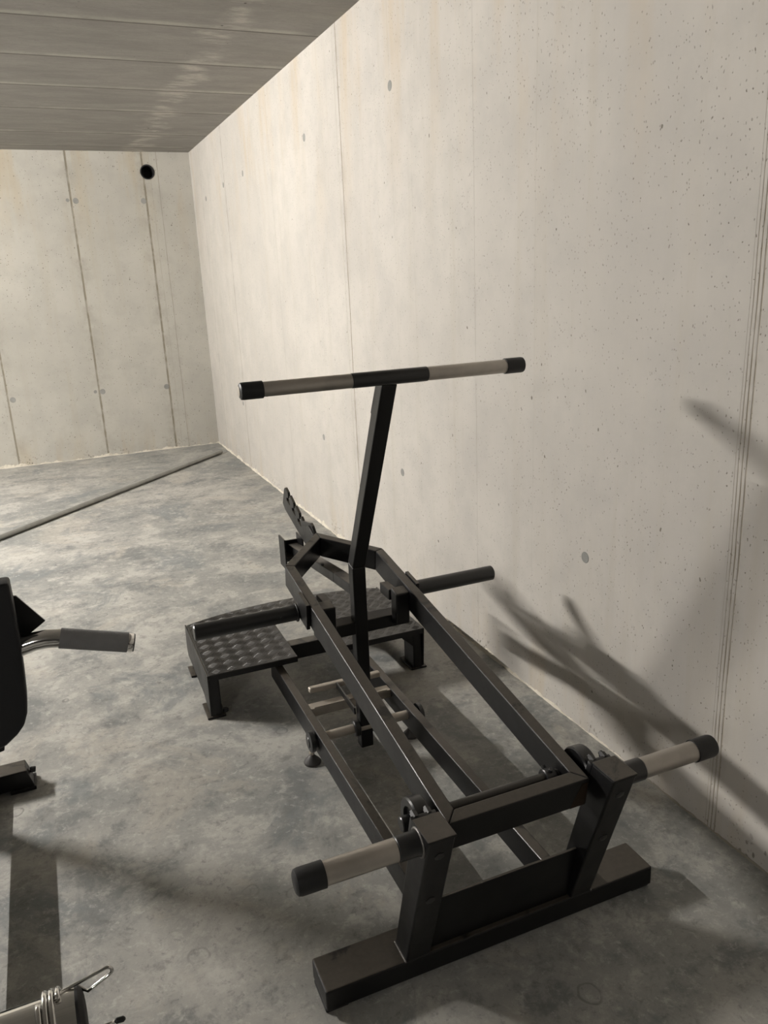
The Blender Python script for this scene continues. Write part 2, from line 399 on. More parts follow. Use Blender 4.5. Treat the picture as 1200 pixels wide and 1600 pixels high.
# rough mortar crust where the walls meet the floor
def crust(name, p0, p1, inward, mat, hmax, seg=260, deep=0.03, fade=None):
    p0, p1, inw = Vector(p0), Vector(p1), Vector(inward); bm = bmesh.new(); rows = []
    from mathutils import noise as mn
    for i in range(seg+1):
        p = p0.lerp(p1, i/seg); k = fade(i/seg) if fade else 1.0
        f = 0.35+0.7*mn.noise(p*5)+0.5*mn.noise(p*23)+0.3*mn.noise(p*70)
        f = max(0.05, f)*k; hh = hmax*f; dd = deep*max(0.15, 0.5+0.5*mn.noise(p*11+Vector((5, 0, 0)))+0.3*mn.noise(p*40))*k
        j = lambda s: 0.003*mn.noise(p*60+Vector((0, 0, s)))
        rows.append([bm.verts.new(p+inw*(-0.002)+Vector((0, 0, hh))), bm.verts.new(p+inw*(dd*0.25+j(1))+Vector((0, 0, hh*0.7+j(2)))),
                     bm.verts.new(p+inw*(dd*0.6+j(3))+Vector((0, 0, hh*0.3+abs(j(4))))), bm.verts.new(p+inw*dd+Vector((0, 0, -0.001)))])
    for a, b in zip(rows, rows[1:]):
        for k in range(3): bm.faces.new((a[k], b[k], b[k+1], a[k+1]))
    bmesh.ops.recalc_face_normals(bm, faces=bm.faces)
    return tag(link(name, bm, mat), kind='structure')
crust('trim_1', (W, L, 0), (W, 1.75, 0), (-1, 0, 0), mortar, 0.045, 900, 0.016, lambda t: 1.0 if t < .8 else 1.0-(t-.8)/.2*.8)
crust('trim_2', (W, 1.75, 0), (W, -1.0, 0), (-1, 0, 0), mortar_grey, 0.010, 200, 0.012)
crust('trim_3', (W, L, 0), (-4, L, 0), (0, -1, 0), mortar, 0.045, 700, 0.016)

# ------------------------------------------------------------------ ceiling tube lamps (out of frame)
TR = 0.019
def glow_mat(ln, pw, colr):
    m = bpy.data.materials.new('lit_tube'); m.use_nodes = True
    g = m.node_tree.nodes['Principled BSDF']; g.inputs['Base Color'].default_value = (0.8, 0.8, 0.8, 1)
    g.inputs['Emission Color'].default_value = (*colr, 1)
    g.inputs['Emission Strength'].default_value = pw/(PI*2*PI*TR*ln)
    return m
for i, (x, y, ln, pw, colr) in enumerate(LAMPS):
    t_ = empty('ceiling_lamp', (x, y, H))
    tag(t_, ['bright white tube lamp on the ceiling left of the lever machine', 'dim white tube lamp on the ceiling behind the camera'][i], 'lamp')
    bm = bmesh.new(); box(bm, -0.05, 0.05, -ln/2-.03, ln/2+.03, -0.045, -0.001, 0.006)
    link('housing', bm, white_paint, t_)
    bm = bmesh.new(); cyl(bm, (0, -ln/2, -0.070), (0, ln/2, -0.070), TR, 10, 0)
    link('tube', bm, glow_mat(ln, pw, colr), t_)

# ------------------------------------------------------------------ the lever machine
MX, MY, MYAW = 0.8268, 1.3387, -0.0128
mach = empty('plate_loaded_lever_machine', (MX, MY, 0), MYAW)
tag(mach, 'black plate-loaded lever gym machine with T handlebar and tread-plate footrest beside the concrete wall', 'gym machine')
TILT, VP, ZP = 0.1547, -0.0808, 0.4794
ct, st = math.cos(TILT), math.sin(TILT)
def A(u, s, n): return (u, VP+s*ct-n*st, ZP+s*st+n*ct)

# floor bar with rubber pads
bm = bmesh.new(); box(bm, -0.458, 0.458, 0, 0.106, 0.013, 0.069, 0.005, 3)
base_bar = link('base_bar', bm, black, mach)
for sx in (-1, 1):
    for y0 in (0.010, ):
        bm = bmesh.new(); box(bm, sx*0.43-0.028, sx*0.43+0.028, y0, y0+0.09, 0.0, 0.0135, 0.003)
        link('rubber_pad', bm, rubber, base_bar)

# leaning uprights that carry the pivot
def upright(sx):
    bm = bmesh.new()
    u0, u1 = sorted((sx*0.197, sx*0.260)); v0b, v1b, v0t, v1t, zb, zt = 0.0, 0.066, -0.147, -0.068, 0.068, 0.506
    prism(bm, [(u0, v0b, zb), (u1, v0b, zb), (u1, v1b, zb), (u0, v1b, zb)],
              [(u0, v0t, zt), (u1, v0t, zt), (u1, v1t, zt), (u0, v1t, zt)], 0.005, 3)
    o = link('upright', bm, black, mach)
    bm = bmesh.new(); box(bm, u0-.001, u1+.001, v0t-.0015, v1t+.0005, zt-.002, zt+0.004, 0.002)
    link('top_cap', bm, black, o)
    # weld bead at the foot
    bm = bmesh.new(); pts = []
    for k in range(30):
        f = k/29; pts.append((u0-.001 if sx < 0 else u1+.001, v0b+f*(v1b-v0b), 0.0705+random.uniform(-.001, .001)))
    tube(bm, pts, 0.0026, 8); link('weld_seam', bm, weld, o, True)
    # bolts through the front face that hold the bearing
    for zz in (0.455, 0.30):
        f = (zz-zb)/(zt-zb); vv = v0b+(v0t-v0b)*f; uc = (u0+u1)/2
        bm = bmesh.new(); lathe(bm, (uc, vv+.004, zz), (uc, vv-1, zz-.33), [(0, .012), (.0055, .012), (.006, .007), (.0065, 0)], 6)
        link('bolt', bm, black_tube, o)
    return o
ups = {sx: upright(sx) for sx in (-1, 1)}
# gusset plate between the uprights
bm = bmesh.new()
g0, g1 = -0.196, 0.196
prism(bm, [(g0, 0.014, 0.069), (g1, 0.014, 0.069), (g1, -0.024, 0.239), (g0, -0.024, 0.239)],
          [(g0, 0.022, 0.069), (g1, 0.022, 0.069), (g1, -0.016, 0.239), (g0, -0.016, 0.239)], 0.0012, 1)
link('gusset_plate', bm, black, mach)

# front loading horns on the uprights
def horn(sx):
    y, z = -0.098, 0.476
    bm = bmesh.new(); lathe(bm, (sx*0.258, y, z), (sx*1, y, z), [(0, .030), (.006, .0285), (.012, .0262), (.052, .0262), (.054, .024)], 32)
    h = link('front_weight_horn', bm, black_tube, mach, True, 0.6)
    bm = bmesh.new(); cyl(bm, (sx*0.311, y, z), (sx*0.472, y, z), 0.0243, 40)
    o = link('steel_sleeve', bm, steel, h, True, 0.6); o['label'] = 'bare brushed steel sleeve'
    bm = bmesh.new(); lathe(bm, (sx*0.468, y, z), (sx*1, y, z), [(0, .024), (.0, .0272), (.050, .0272), (.057, .0255), (.060, .021), (.061, 0)], 40)
    link('rubber_cap', bm, rubber, h, True, 0.6)
    bm = bmesh.new()
    pts = [(sx*0.2615, y+.0295*math.cos(a), z+.0295*math.sin(a)) for a in [2*PI*k/36 for k in range(36)]]
    tube(bm, [(p[0], p[1], p[2]) for p in pts], 0.003, 8, True); link('weld_seam', bm, weld, h, True)
for sx in (-1, 1): horn(sx)

# pivot bearings on the rear of the uprights, shaft between the arm rails
PVY, PVZ = 0.002, 0.447
for sx in (-1, 1):
    bm = bmesh.new(); ua, ub = sx*0.200, sx*0.236
    lathe(bm, (ua, PVY, PVZ), (ub, PVY, PVZ), [(0, .030), (0, .050), (.004, .053), (.032, .053), (.036, .050), (.036, .034), (.028, .032)], 40)
    u0, u1 = sorted((sx*0.198, sx*0.258))
    prism(bm, [(u0, -0.034, 0.385), (u1, -0.034, 0.385), (u1, -0.066, 0.500), (u0, -0.066, 0.500)],
              [(u0, -0.018, 0.389), (u1, -0.018, 0.389), (u1, -0.050, 0.504), (u0, -0.050, 0.504)], 0.002)
    b = link('pivot_bearing', bm, black_tube, mach, True, 0.5)
    bm = bmesh.new(); cyl(bm, (sx*0.186, PVY, PVZ), (sx*0.258, PVY, PVZ), 0.0175, 24)
    link('shaft_end', bm, black_tube, b, True, 0.6)
    for zz, uu in ((0.497, .213), (0.497, .245), (0.395, .228)):
        bm = bmesh.new(); vv = -0.045 if zz > .45 else -0.022
        lathe(bm, (sx*uu, vv-.008, zz), (sx*uu, vv+1, zz+.3), [(0, .009), (.014, .009), (.014, .006), (.020, .006)], 6)
        link('bolt', bm, black_tube, b)
bm = bmesh.new(); cyl(bm, (-0.152, PVY, PVZ), (0.152, PVY, PVZ), 0.0145, 28)
shaft = link('pivot_shaft', bm, simple('oiled_dark_steel', (0.05, 0.047, 0.042), 0.4, 0.4), mach, True, 0.6)
for x0, x1 in ((0.112, 0.140), (-0.149, -0.138)):
    bm = bmesh.new(); cyl(bm, (x0, PVY, PVZ), (x1, PVY, PVZ), 0.023, 28)
    if x0 > 0:
        for a in (0.6, 1.9): cyl(bm, (x0+.014, PVY+.018*math.cos(a), PVZ+.018*math.sin(a)), (x0+.014, PVY+.031*math.cos(a), PVZ+.031*math.sin(a)), .0055, 12, .001)
    link('shaft_collar', bm, black_tube, shaft, True, 0.6)

# lever frame: two rails, near cross tube, pointed far end
CC, CT, CE, SL, NO = 0.1823, 0.0324, 0.0783, 1.2278, 0.2093
lever = None
bm = bmesh.new()
def aprism(poly, n0, n1, bev=0.0035):
    prism(bm, [A(u, s, n0) for u, s in poly], [A(u, s, n1) for u, s in poly], bev, 3)
ang = math.atan2(NO, CC); hd = CT/math.cos(ang) if False else CT
# inner nose point
inn = SL+NO - CT/math.cos(ang)
k = SL + CC*0 - 0
# inner corner of rail/diagonal
ic_u = CC-CT
ic_s = inn - ic_u*math.tan(ang)
for sx in (-1, 1):
    aprism([(sx*CC, 0.0), (sx*(CC-CT), 0.036), (sx*ic_u, ic_s), (sx*CC, SL)], -CE, 0)
    aprism([(sx*CC, SL), (sx*ic_u, ic_s), (0, inn), (0, SL+NO)], -CE, 0)
aprism([(-CC, 0), (CC, 0), (CC-CT, 0.036), (-(CC-CT), 0.036)], -CE, 0)
lever = link('lever_frame', bm, black, mach, False)
# end stop of rusty primer at the near right corner of the lever frame
bm = bmesh.new(); prism(bm, [A(CC-.045, -.0006, -CE+.002), A(CC-.004, -.0006, -CE+.002), A(CC-.004, .004, -CE+.002), A(CC-.045, .004, -CE+.002)],
                            [A(CC-.020, -.0006, -.010), A(CC-.004, -.0006, -.010), A(CC-.004, .004, -.010), A(CC-.020, .004, -.010)])
o = link('unpainted_patch', bm, copper, lever); o['label'] = 'rusty unpainted patch'

# long black loading horns on the lever, with flange clamps
for sx in (-1, 1):
    v, z = 0.962, 0.566
    bm = bmesh.new(); cyl(bm, (sx*0.196, v, z), (sx*0.532, v, z), 0.0262, 40, 0.003)
    h = link('long_weight_horn', bm, black_tube, mach, True, 0.6)
    bm = bmesh.new()
    for a in range(1):
        pts = [(sx*0.2, v+.028*math.cos(t), z+.028*math.sin(t)) for t in [2*PI*k/36 for k in range(36)]]
        tube(bm, pts, 0.0035, 8, True)
    link('weld_ring', bm, black, h, True)
    # flange plate outside the rail
    bm = bmesh.new(); u0, u1 = sorted((sx*0.1835, sx*0.1955))
    prism(bm, [A(u0, 0.945, -0.085), A(u1, 0.945, -0.085), A(u1, 1.035, -0.085), A(u0, 1.035, -0.085)],
              [A(u0, 0.945, 0.004), A(u1, 0.945, 0.004), A(u1, 1.035, 0.004), A(u0, 1.035, 0.004)], 0.0015)
    link('flange', bm, black, h)

# hanging cross tube, its side brackets and the T post
bm = bmesh.new(); box(bm, -0.150, 0.150, 0.886, 0.951, 0.478, 0.521, 0.004, 3)
cross = link('cross_tube', bm, black, mach)
for sx in (-1, 1):
    bm = bmesh.new(); u0, u1 = sorted((sx*0.104, sx*0.152))
    prism(bm, [(u0, 0.842, 0.500), (u1, 0.842, 0.500), (u1, 0.886, 0.494), (u0, 0.886, 0.494)],
              [(u0, 0.836, 0.612), (u1, 0.836, 0.612), (u1, 0.886, 0.620), (u0, 0.886, 0.620)], 0.005, 3)
    link('side_bracket', bm, black, cross)
    bm = bmesh.new(); u0, u1 = sorted((sx*0.098, sx*0.128))
    box(bm, u0, u1, 0.886, 0.966, 0.575, 0.612, 0.003); link('latch_block', bm, black, cross)

PW0, PW1 = -0.026, 0.019
bm = bmesh.new()
prism(bm, [(PW0, 0.893, 0.045), (PW1, 0.893, 0.045), (PW1, 0.932, 0.045), (PW0, 0.932, 0.045)],
          [(PW0, 0.879, 0.712), (PW1, 0.879, 0.712), (PW1, 0.922, 0.722), (PW0, 0.922, 0.722)], 0.004, 3)
prism(bm, [(PW0, 0.879, 0.712), (PW1, 0.879, 0.712), (PW1, 0.922, 0.722), (PW0, 0.922, 0.722)],
          [(PW0, 0.562, 1.330), (PW1, 0.562, 1.330), (PW1, 0.606, 1.336), (PW0, 0.606, 1.336)], 0.004, 3)
post = link('handle_post', bm, black, mach)
bm = bmesh.new(); prism(bm, [(-.010, .606, 1.318), (.010, .606, 1.318), (.010, .647, 1.245), (-.010, .647, 1.245)],
                            [(-.010, .613, 1.322), (.010, .613, 1.322), (.010, .654, 1.249), (-.010, .654, 1.249)], .001)
prism(bm, [(PW0, .598, 1.318), (PW0+.012, .598, 1.318), (PW0+.012, .648, 1.240), (PW0, .648, 1.240)],
          [(PW0, .612, 1.322), (PW0+.012, .612, 1.322), (PW0+.012, .655, 1.246), (PW0, .655, 1.246)], .001)
link('rear_stiffener', bm, black, post)
bm = bmesh.new(); box(bm, PW0+.004, PW1+.006, 0.905, 0.922, 0.668, 0.700, .002); link('catch_plate', bm, black, post)

# T handlebar
HY, HZb = 0.556, 1.350
bm = bmesh.new(); cyl(bm, (-0.113, HY, HZb), (0.101, HY, HZb), 0.0196, 36, 0.001)
bar = link('handlebar', bm, black_tube, mach, True, 0.6)
for a, b in ((-0.385, -0.113), (0.101, 0.378)):
    bm = bmesh.new(); cyl(bm, (a, HY, HZb), (b, HY, HZb), 0.0186, 36, 0.001)
    o = link('steel_grip', bm, steel, bar, True, 0.6); o['label'] = 'bare brushed steel grip'
for sx, x0, x1 in ((-1, -0.346, -0.404), (1, 0.341, 0.398)):
    bm = bmesh.new(); lathe(bm, (x0, HY, HZb), (sx*2, HY, HZb), [(0, .0186), (0, .0215), (.050, .0215), (.055, .0205), (.058, .016), (.0585, 0)], 36)
    link('rubber_cap', bm, rubber, bar, True, 0.6)
bm = bmesh.new(); lathe(bm, (-0.4035, HY, HZb), (-2, HY, HZb), [(0, .013), (.002, .013), (.003, .009), (.0032, 0)], 24)
link('end_disc', bm, steel, bar, True, 0.6)['label'] = 'bright worn end disc'

# lower frame: rails, cross tubes, axle, stop bar, levelling feet
for sx in (-1, 1):
    u0, u1 = sorted((sx*0.1837, sx*0.1529))
    bm = bmesh.new(); box(bm, u0, u1, 0.030, 1.495, 0.070, 0.1525, 0.0035, 3)
    # rail passes down to the floor bar
    rail = link('lower_rail', bm, black, mach)
bm = bmesh.new(); box(bm, -0.440, 0.440, 1.490, 1.545, 0.125, 0.189, 0.004, 3)
link('footrest_cross_tube', bm, black, mach)
bm = bmesh.new()
box(bm, -0.1535, 0.1535, 1.046, 1.086, 0.118, 0.150, 0.002)
box(bm, -0.140, 0.140, 1.0465, 1.054, 0.150, 0.1535, 0.001)
rt = link('rail_tie', bm, raw, mach)
bm = bmesh.new(); cyl(bm, (-0.160, 0.905, 0.122), (0.160, 0.905, 0.122), 0.0160, 28)
ax = link('lower_axle', bm, raw, mach, True, 0.6); ax['label'] = 'dull bare steel axle'
for x0, x1 in ((-0.048, -0.027), (0.020, 0.040)):
    bm = bmesh.new(); lathe(bm, (x0, .905, .122), (x1, .905, .122), [(0, .024), (.003, .028), (abs(x1-x0)-.003, .028), (abs(x1-x0), .024)], 28)
    link('axle_collar', bm, black_tube, ax, True, 0.5)
for sx in (-1, 1):
    bm = bmesh.new(); lathe(bm, (sx*0.183, .905, .116), (sx*1, .905, .116), [(0, .024), (.010, .024), (.010, .036), (.024, .036), (.027, .030), (.027, .020), (.030, .018), (.031, 0)], 32)
    link('axle_nut', bm, black_tube, ax, True, 0.5)
bm = bmesh.new()
prism(bm, [(-.137, 1.104, .176), (.139, 1.104, .176), (.139, 1.128, .176), (-.137, 1.128, .176)],
          [(-.137, 1.104, .197), (.139, 1.104, .197), (.139, 1.128, .197), (-.137, 1.128, .197)], 0.006, 3)
sb = link('stop_bar', bm, raw, mach); sb['label'] = 'dull bare steel stop bar'
for u in (-0.036, 0.024):
    bm = bmesh.new(); prism(bm, [(u, 0.92, .165), (u+.006, 0.92, .165), (u+.006, 1.110, .176), (u, 1.110, .176)],
                                [(u, 0.92, .190), (u+.006, 0.92, .190), (u+.006, 1.110, .197), (u, 1.110, .197)], .001)
    link('stop_strut', bm, black_tube, sb)
for sx in (-1, 1):
    for v in (0.955,):
        uu = sx*0.188
        bm = bmesh.new(); lathe(bm, (uu, v, 0), (uu, v, 1), [(0, .029), (.004, .030), (.010, .028), (.026, .013), (.030, .010), (.034, .0)], 28)
        f = link('levelling_foot', bm, simple('scuffed_black_foot', (.035, .032, .03), .6), mach, True, 0.6)
        bm = bmesh.new(); cyl(bm, (uu, v, .028), (uu, v, .075), 0.006, 14); lathe(bm, (uu, v, .036), (uu, v, 1), [(0, .010), (.008, .010)], 6)
        box(bm, uu-.012 if sx < 0 else uu-.02, uu+.02 if sx < 0 else uu+.012, v-.014, v+.014, .070, .078, .001)
        link('threaded_stem', bm, raw, f, True, 0.5)

# footrest platform
PZ = 0.195
def outline(inset=0.0):
    pts = []
    U = 0.447-inset; f = 1.378+inset; c = 0.100+inset
    pts += [(-U, f), (-c, f), (-c, 1.700)]
    for k in range(1, 16):
        a = PI-PI*k/16; pts.append((c*math.cos(a), 1.700+0.115*math.sin(a)+0))
    pts += [(c, 1.700), (c, f), (U, f), (U, 1.872)]
    for k in range(1, 20):
        t = k/20; u = U*(1-2*t); pts.append((u, 1.885+0.076*(1-(u/U)**2)**0.9 - inset))
    pts += [(-U, 1.885)]
    return pts
ol = outline()
bm = bmesh.new(); prism(bm, [(u, v, PZ-.006) for u, v in ol], [(u, v, PZ) for u, v in ol], 0.0008, 1)
def inside(x, y, poly):
    r = False; j = len(poly)-1
    for i in range(len(poly)):
        (xi, yi), (xj, yj) = poly[i], poly[j]
        if (yi > y) != (yj > y) and x < (xj-xi)*(y-yi)/(yj-yi)+xi: r = not r
        j = i
    return r
cell = 0.042; r2 = math.sqrt(0.5)
for i in range(-60, 120):
    for j in range(-60, 120):
        cx_, cy_ = (i+.5)*cell, (j+.5)*cell
        X, Y = (cx_-cy_)*r2, (cx_+cy_)*r2
        if not (-0.47 < X < 0.47 and 1.36 < Y < 1.98): continue
        for k in range(5):
            off = (k-2)*0.0076
            hl = 0.0165 if abs(k-2) < 2 else 0.0145
            if (i+j) % 2: ax_, bx_ = (r2, r2), (-r2, r2)
            else: ax_, bx_ = (-r2, r2), (r2, r2)
            px_, py_ = X+bx_[0]*off, Y+bx_[1]*off
            if not all(inside(px_+ax_[0]*t, py_+ax_[1]*t, ol) for t in (-hl, hl)): continue
            def P_(a_, b_, z_): return bm.verts.new((px_+ax_[0]*a_+bx_[0]*b_, py_+ax_[1]*a_+bx_[1]*b_, z_))
            w_, z0_, z1_ = 0.0020, PZ-.0002, PZ+.0016
            b_ = [P_(-hl, 0, z0_), P_(-hl*.6, -w_, z0_), P_(hl*.6, -w_, z0_), P_(hl, 0, z0_), P_(hl*.6, w_, z0_), P_(-hl*.6, w_, z0_)]
            t_ = [P_(-hl*.65, 0, z1_), P_(hl*.65, 0, z1_)]
            fs = [(b_[0], b_[1], t_[0]), (b_[1], b_[2], t_[1], t_[0]), (b_[2], b_[3], t_[1]), (b_[3], b_[4], t_[1]), (b_[4], b_[5], t_[0], t_[1]), (b_[5], b_[0], t_[0])]
            for f_ in fs: bm.faces.new(f_).material_index = 1
plat = link('footrest_plate', bm, [tread, simple('pale_tread_bars', (0.048, 0.044, 0.038), 0.45, 0.0, 0.4)], mach)  # raised bars in a paler colour than the plate
bm = bmesh.new()
for i in range(len(ol)):       # skirt strip following the edge
    a, b = Vector((*ol[i], 0)), Vector((*ol[(i+1) % len(ol)], 0))
    d = (b-a); ln_ = d.length
    if ln_ < 1e-6: continue
    nrm = Vector((-d.y, d.x, 0)).normalized()*0.004
    a_, b_ = a, b
    prism(bm, [(a_.x, a_.y, PZ-.024), (b_.x, b_.y, PZ-.024), (b_.x+nrm.x, b_.y+nrm.y, PZ-.024), (a_.x+nrm.x, a_.y+nrm.y, PZ-.024)],
              [(a_.x, a_.y, PZ-.004), (b_.x, b_.y, PZ-.004), (b_.x+nrm.x, b_.y+nrm.y, PZ-.004), (a_.x+nrm.x, a_.y+nrm.y, PZ-.004)])
link('edge_skirt', bm, black, plat)
for sx in (-1, 1):
    bm = bmesh.new(); u0, u1 = sorted((sx*0.447, sx*0.453))
    prism(bm, [(u0, 1.400, .012), (u0, 1.455, .012), (u0, 1.53, .045), (u0, 1.90, .045), (u0, 1.925, .075), (u0, 1.905, .190), (u0, 1.385, .190)],
              [(u1, 1.400, .012), (u1, 1.455, .012), (u1, 1.53, .045), (u1, 1.90, .045), (u1, 1.925, .075), (u1, 1.905, .190), (u1, 1.385, .190)], .001, 1)
    link('side_plate', bm, black, plat)
    for v0, v1 in ((1.404, 1.500), (1.780, 1.850)):
        bm = bmesh.new(); ui, uo = sx*0.408, sx*0.447
        a0, a1 = sorted((ui, uo))
        box(bm, a0, a1, v0, v0+.006, .008, .186, .001); box(bm, a0, a1, v1-.006, v1, .008, .186, .001)
        w0, w1 = sorted((ui, ui+sx*.006)); box(bm, w0, w1, v0, v1, .008, .186, .001)
        if v0 < 1.6 and sx > 0:   # chamfered front gusset
            g = sx*0.345; prism(bm, [(ui, v0, .108), (ui, v0, .172), (g, v0, .172)][::-1], [(ui, v0+.005, .108), (ui, v0+.005, .172), (g, v0+.005, .172)][::-1])
        leg = link('platform_leg', bm, black, mach)
        bm = bmesh.new(); f0, f1 = sorted((sx*0.395, sx*0.466)); box(bm, f0, f1, v0-.006, v1+.024, 0.0, .008, .002)
        link('foot_plate', bm, black, leg)
        if v0 < 1.6 and sx < 0:
            bm = bmesh.new(); cyl(bm, (sx*.392, v0+.02, .008), (sx*.392, v0+.02, .020), .012, 20); link('foot_bolt', bm, black_tube, leg, True, 0.6)

# hooked plate at the lever's nose (in the centre plane)
bm = bmesh.new()
hk = []
def HKP(s, n): return (s, n)
# lower edge out, then toothed upper edge back
tooth = [(1.448, -0.100), (1.560, -0.107), (1.600, -0.104), (1.835, -0.076), (1.868, -0.060), (1.850, -0.010), (1.838, 0.018), (1.825, 0.027), (1.812, 0.025)]
def notch(s):   # s = centre of a slot; J-shaped slot cut from the toothed edge
    w = 0.0085
    e = 0.022 - (1.80-s)*0.19
    return [(s+w, e-.006), (s+w+.001, e-.022), (s+w+.022, e-.026), (s+w+.025, e-.034), (s+w+.018, e-.040), (s-.012, e-.046), (s-.017, e-.040), (s-.012, e-.033), (s-w-.002, e-.028), (s-w, e-.006), (s-w-.006, e)]
for s in (1.775, 1.700, 1.625):
    e = 0.022-(1.80-s)*0.19
    tooth += [(s+.014, e+.002)] + notch(s)
tooth += [(1.588, -0.020), (1.490, 0.014), (1.470, 0.010), (1.440, -0.010)]
u0, u1 = -0.005, 0.005
prism(bm, [A(u0, s, n) for s, n in tooth], [A(u1, s, n) for s, n in tooth])
hook = link('hook_plate', bm, black, mach)
bm = bmesh.new()
wp = [(1.440, -0.09), (1.535, -0.098), (1.575, -0.035), (1.500, 0.000), (1.440, -0.012)]
prism(bm, [A(-.011, s, n) for s, n in wp], [A(-.005, s, n) for s, n in wp], .001, 1)
link('doubler_plate', bm, black, hook)

# centre support beam with U cradle, running out from the post under the nose
bm = bmesh.new()
def sec(v, z, w0=-.021, w1=.021, h=.038): return [(w0, v, z-h), (w1, v, z-h), (w1, v, z), (w0, v, z)]
P = [(0.935, 0.640), (1.100, 0.624), (1.690, 0.552)]
for (a, b) in zip(P, P[1:]): prism(bm, sec(*a), sec(*b), .003, 2)
beam = link('cradle_beam', bm, black, mach)
bm = bmesh.new()
box(bm, -.052, -.045, 1.625, 1.712, .462, .592, .0015); box(bm, .024, .031, 1.625, 1.712, .500, .592, .0015)
box(bm, -.050, .030, 1.625, 1.712, .505, .513, .001); box(bm, -.050, .030, 1.700, 1.707, .470, .565, .001)
link('u_cradle', bm, black, beam)
bm = bmesh.new(); cyl(bm, (-.021, 1.22, .609), (-.021, 1.22, .618), .006, 12); link('bolt', bm, black_tube, beam, True)

# ------------------------------------------------------------------ machine at the left edge
lm = empty('leg_press_seat_machine', (-0.45, 2.45, 0))
lm.name = 'padded_gym_machine'
tag(lm, 'black padded gym machine with grey side grip, cut by the left edge of the photo', 'gym machine')
ox, oy = -0.45, 2.45
def LP(x, y, z): return (x-ox, y-oy, z)
# foot: transverse tube with mitred end
bm = bmesh.new()
prism(bm, [LP(-.95, 2.585, .012), LP(-.236, 2.585, .012), LP(-.238, 2.66, .012), LP(-.95, 2.66, .012)],
          [LP(-.95, 2.585, .076), LP(-.253, 2.585, .076), LP(-.258, 2.66, .076), LP(-.95, 2.66, .076)], .003)
foot = link('floor_foot', bm, black, lm)
bm = bmesh.new(); box(bm, -.312-ox, -.232-ox, 2.580-oy, 2.665-oy, 0, .014, .002); link('rubber_pad', bm, rubber, foot)
bm = bmesh.new(); box(bm, -.95-ox, -.87-ox, 2.580-oy, 2.665-oy, 0, .014, .002); link('rubber_pad', bm, rubber, foot)
bm = bmesh.new(); cyl(bm, LP(-.246, 2.63, .050), LP(-.228, 2.63, .047), .010, 16); link('bolt', bm, black_tube, foot, True, .6)
# spine post and long floor beam
bm = bmesh.new(); box(bm, -.43-ox, -.37-ox, 1.25-oy, 2.44-oy, .12, .18, .004); box(bm, -.43-ox, -.37-ox, 2.38-oy, 2.60-oy, .03, .068, .004); box(bm, -.43-ox, -.37-ox, 2.38-oy, 2.44-oy, .03, .14, .004)
link('main_beam', bm, black, lm)
bm = bmesh.new(); box(bm, -.43-ox, -.37-ox, 1.21-oy, 1.27-oy, .0, .18, .004); link('front_leg', bm, black, lm)
bm = bmesh.new(); box(bm, -.42-ox, -.35-ox, 2.39-oy, 2.45-oy, .17, .72, .004); link('seat_post', bm, black, lm)
# pad facing the camera
rt_ = [(-.176, .832), (-.1755, .747), (-.177, .640), (-.182, .540), (-.187, .470), (-.193, .425), (-.207, .388), (-.228, .364), (-.262, .338), (-.30, .325)]
xc = -0.37
outl = rt_ + [(-.350, .338), (-.372, .365), (-.385, .42), (-.385, .832)]
bm = bmesh.new()
prism(bm, [LP(x, 2.30, z) for x, z in outl], [LP(x, 2.37, z) for x, z in outl], .010, 3)
link('back_pad', bm, vinyl, lm, True, 0.5)
bm = bmesh.new()
prism(bm, [LP(-.37, 2.372, .27), LP(-.279, 2.372, .285), LP(-.268, 2.372, .345), LP(-.37, 2.372, .40)],
          [LP(-.37, 2.385, .27), LP(-.279, 2.385, .285), LP(-.268, 2.385, .345), LP(-.37, 2.385, .40)], .003)
link('pad_bracket', bm, black, lm)
bm = bmesh.new(); cyl(bm, LP(-.276, 2.365, .335), LP(-.262, 2.365, .335), .008, 12); link('bolt', bm, chrome, lm, True, .6)['label'] = 'small chrome bolt'
# side handle
bm = bmesh.new()
prism(bm, [LP(-.30, 2.374, .79), LP(-.170, 2.374, .765), LP(-.105, 2.374, .672), LP(-.20, 2.374, .610), LP(-.30, 2.374, .62)],
          [LP(-.30, 2.382, .79), LP(-.170, 2.382, .765), LP(-.105, 2.382, .672), LP(-.20, 2.382, .610), LP(-.30, 2.382, .62)], .001)
link('handle_plate', bm, black, lm)
hp = [LP(-.235, 2.345, .600), LP(-.175, 2.34, .622), LP(-.140, 2.335, .631), LP(-.11, 2.33, .634), LP(-.07, 2.325, .629), LP(.10, 2.31, .583)]
bm = bmesh.new(); tube(bm, hp, .0275, 28)
hd_ = link('side_handle', bm, chrome, lm, True, 0.8); hd_['label'] = 'bent chrome handle tube'
g0, g1 = Vector(LP(-.073, 2.325, .630)), Vector(LP(.111, 2.309, .580))
gd = (g1-g0).normalized(); gl = (g1-g0).length
prof = [(0, .027), (0, .0300)]
nr = 40
for i in range(nr):
    s0 = (i+.1)/nr*gl; prof += [(s0, .0300), (s0+gl/nr*.35, .0306), (s0+gl/nr*.7, .0300)]
prof += [(gl, .0300), (gl, .027)]
bm = bmesh.new(); lathe(bm, g0, g1, prof, 36)
link('rubber_grip', bm, grip_mat, hd_, True, 0.9)['label'] = 'grey ribbed rubber grip'
bm = bmesh.new(); lathe(bm, g1, g1+gd, [(0, .0285), (.0135, .0285), (.016, .027), (.016, 0)], 36)
link('end_cap', bm, chrome, hd_, True, 0.6)['label'] = 'chrome ring at the grip end'
bm = bmesh.new(); lathe(bm, g1+gd*.016, g1+gd, [(0, .0275), (.003, .026), (.0032, 0)], 36)
link('end_plug', bm, rubber, hd_, True, 0.6)

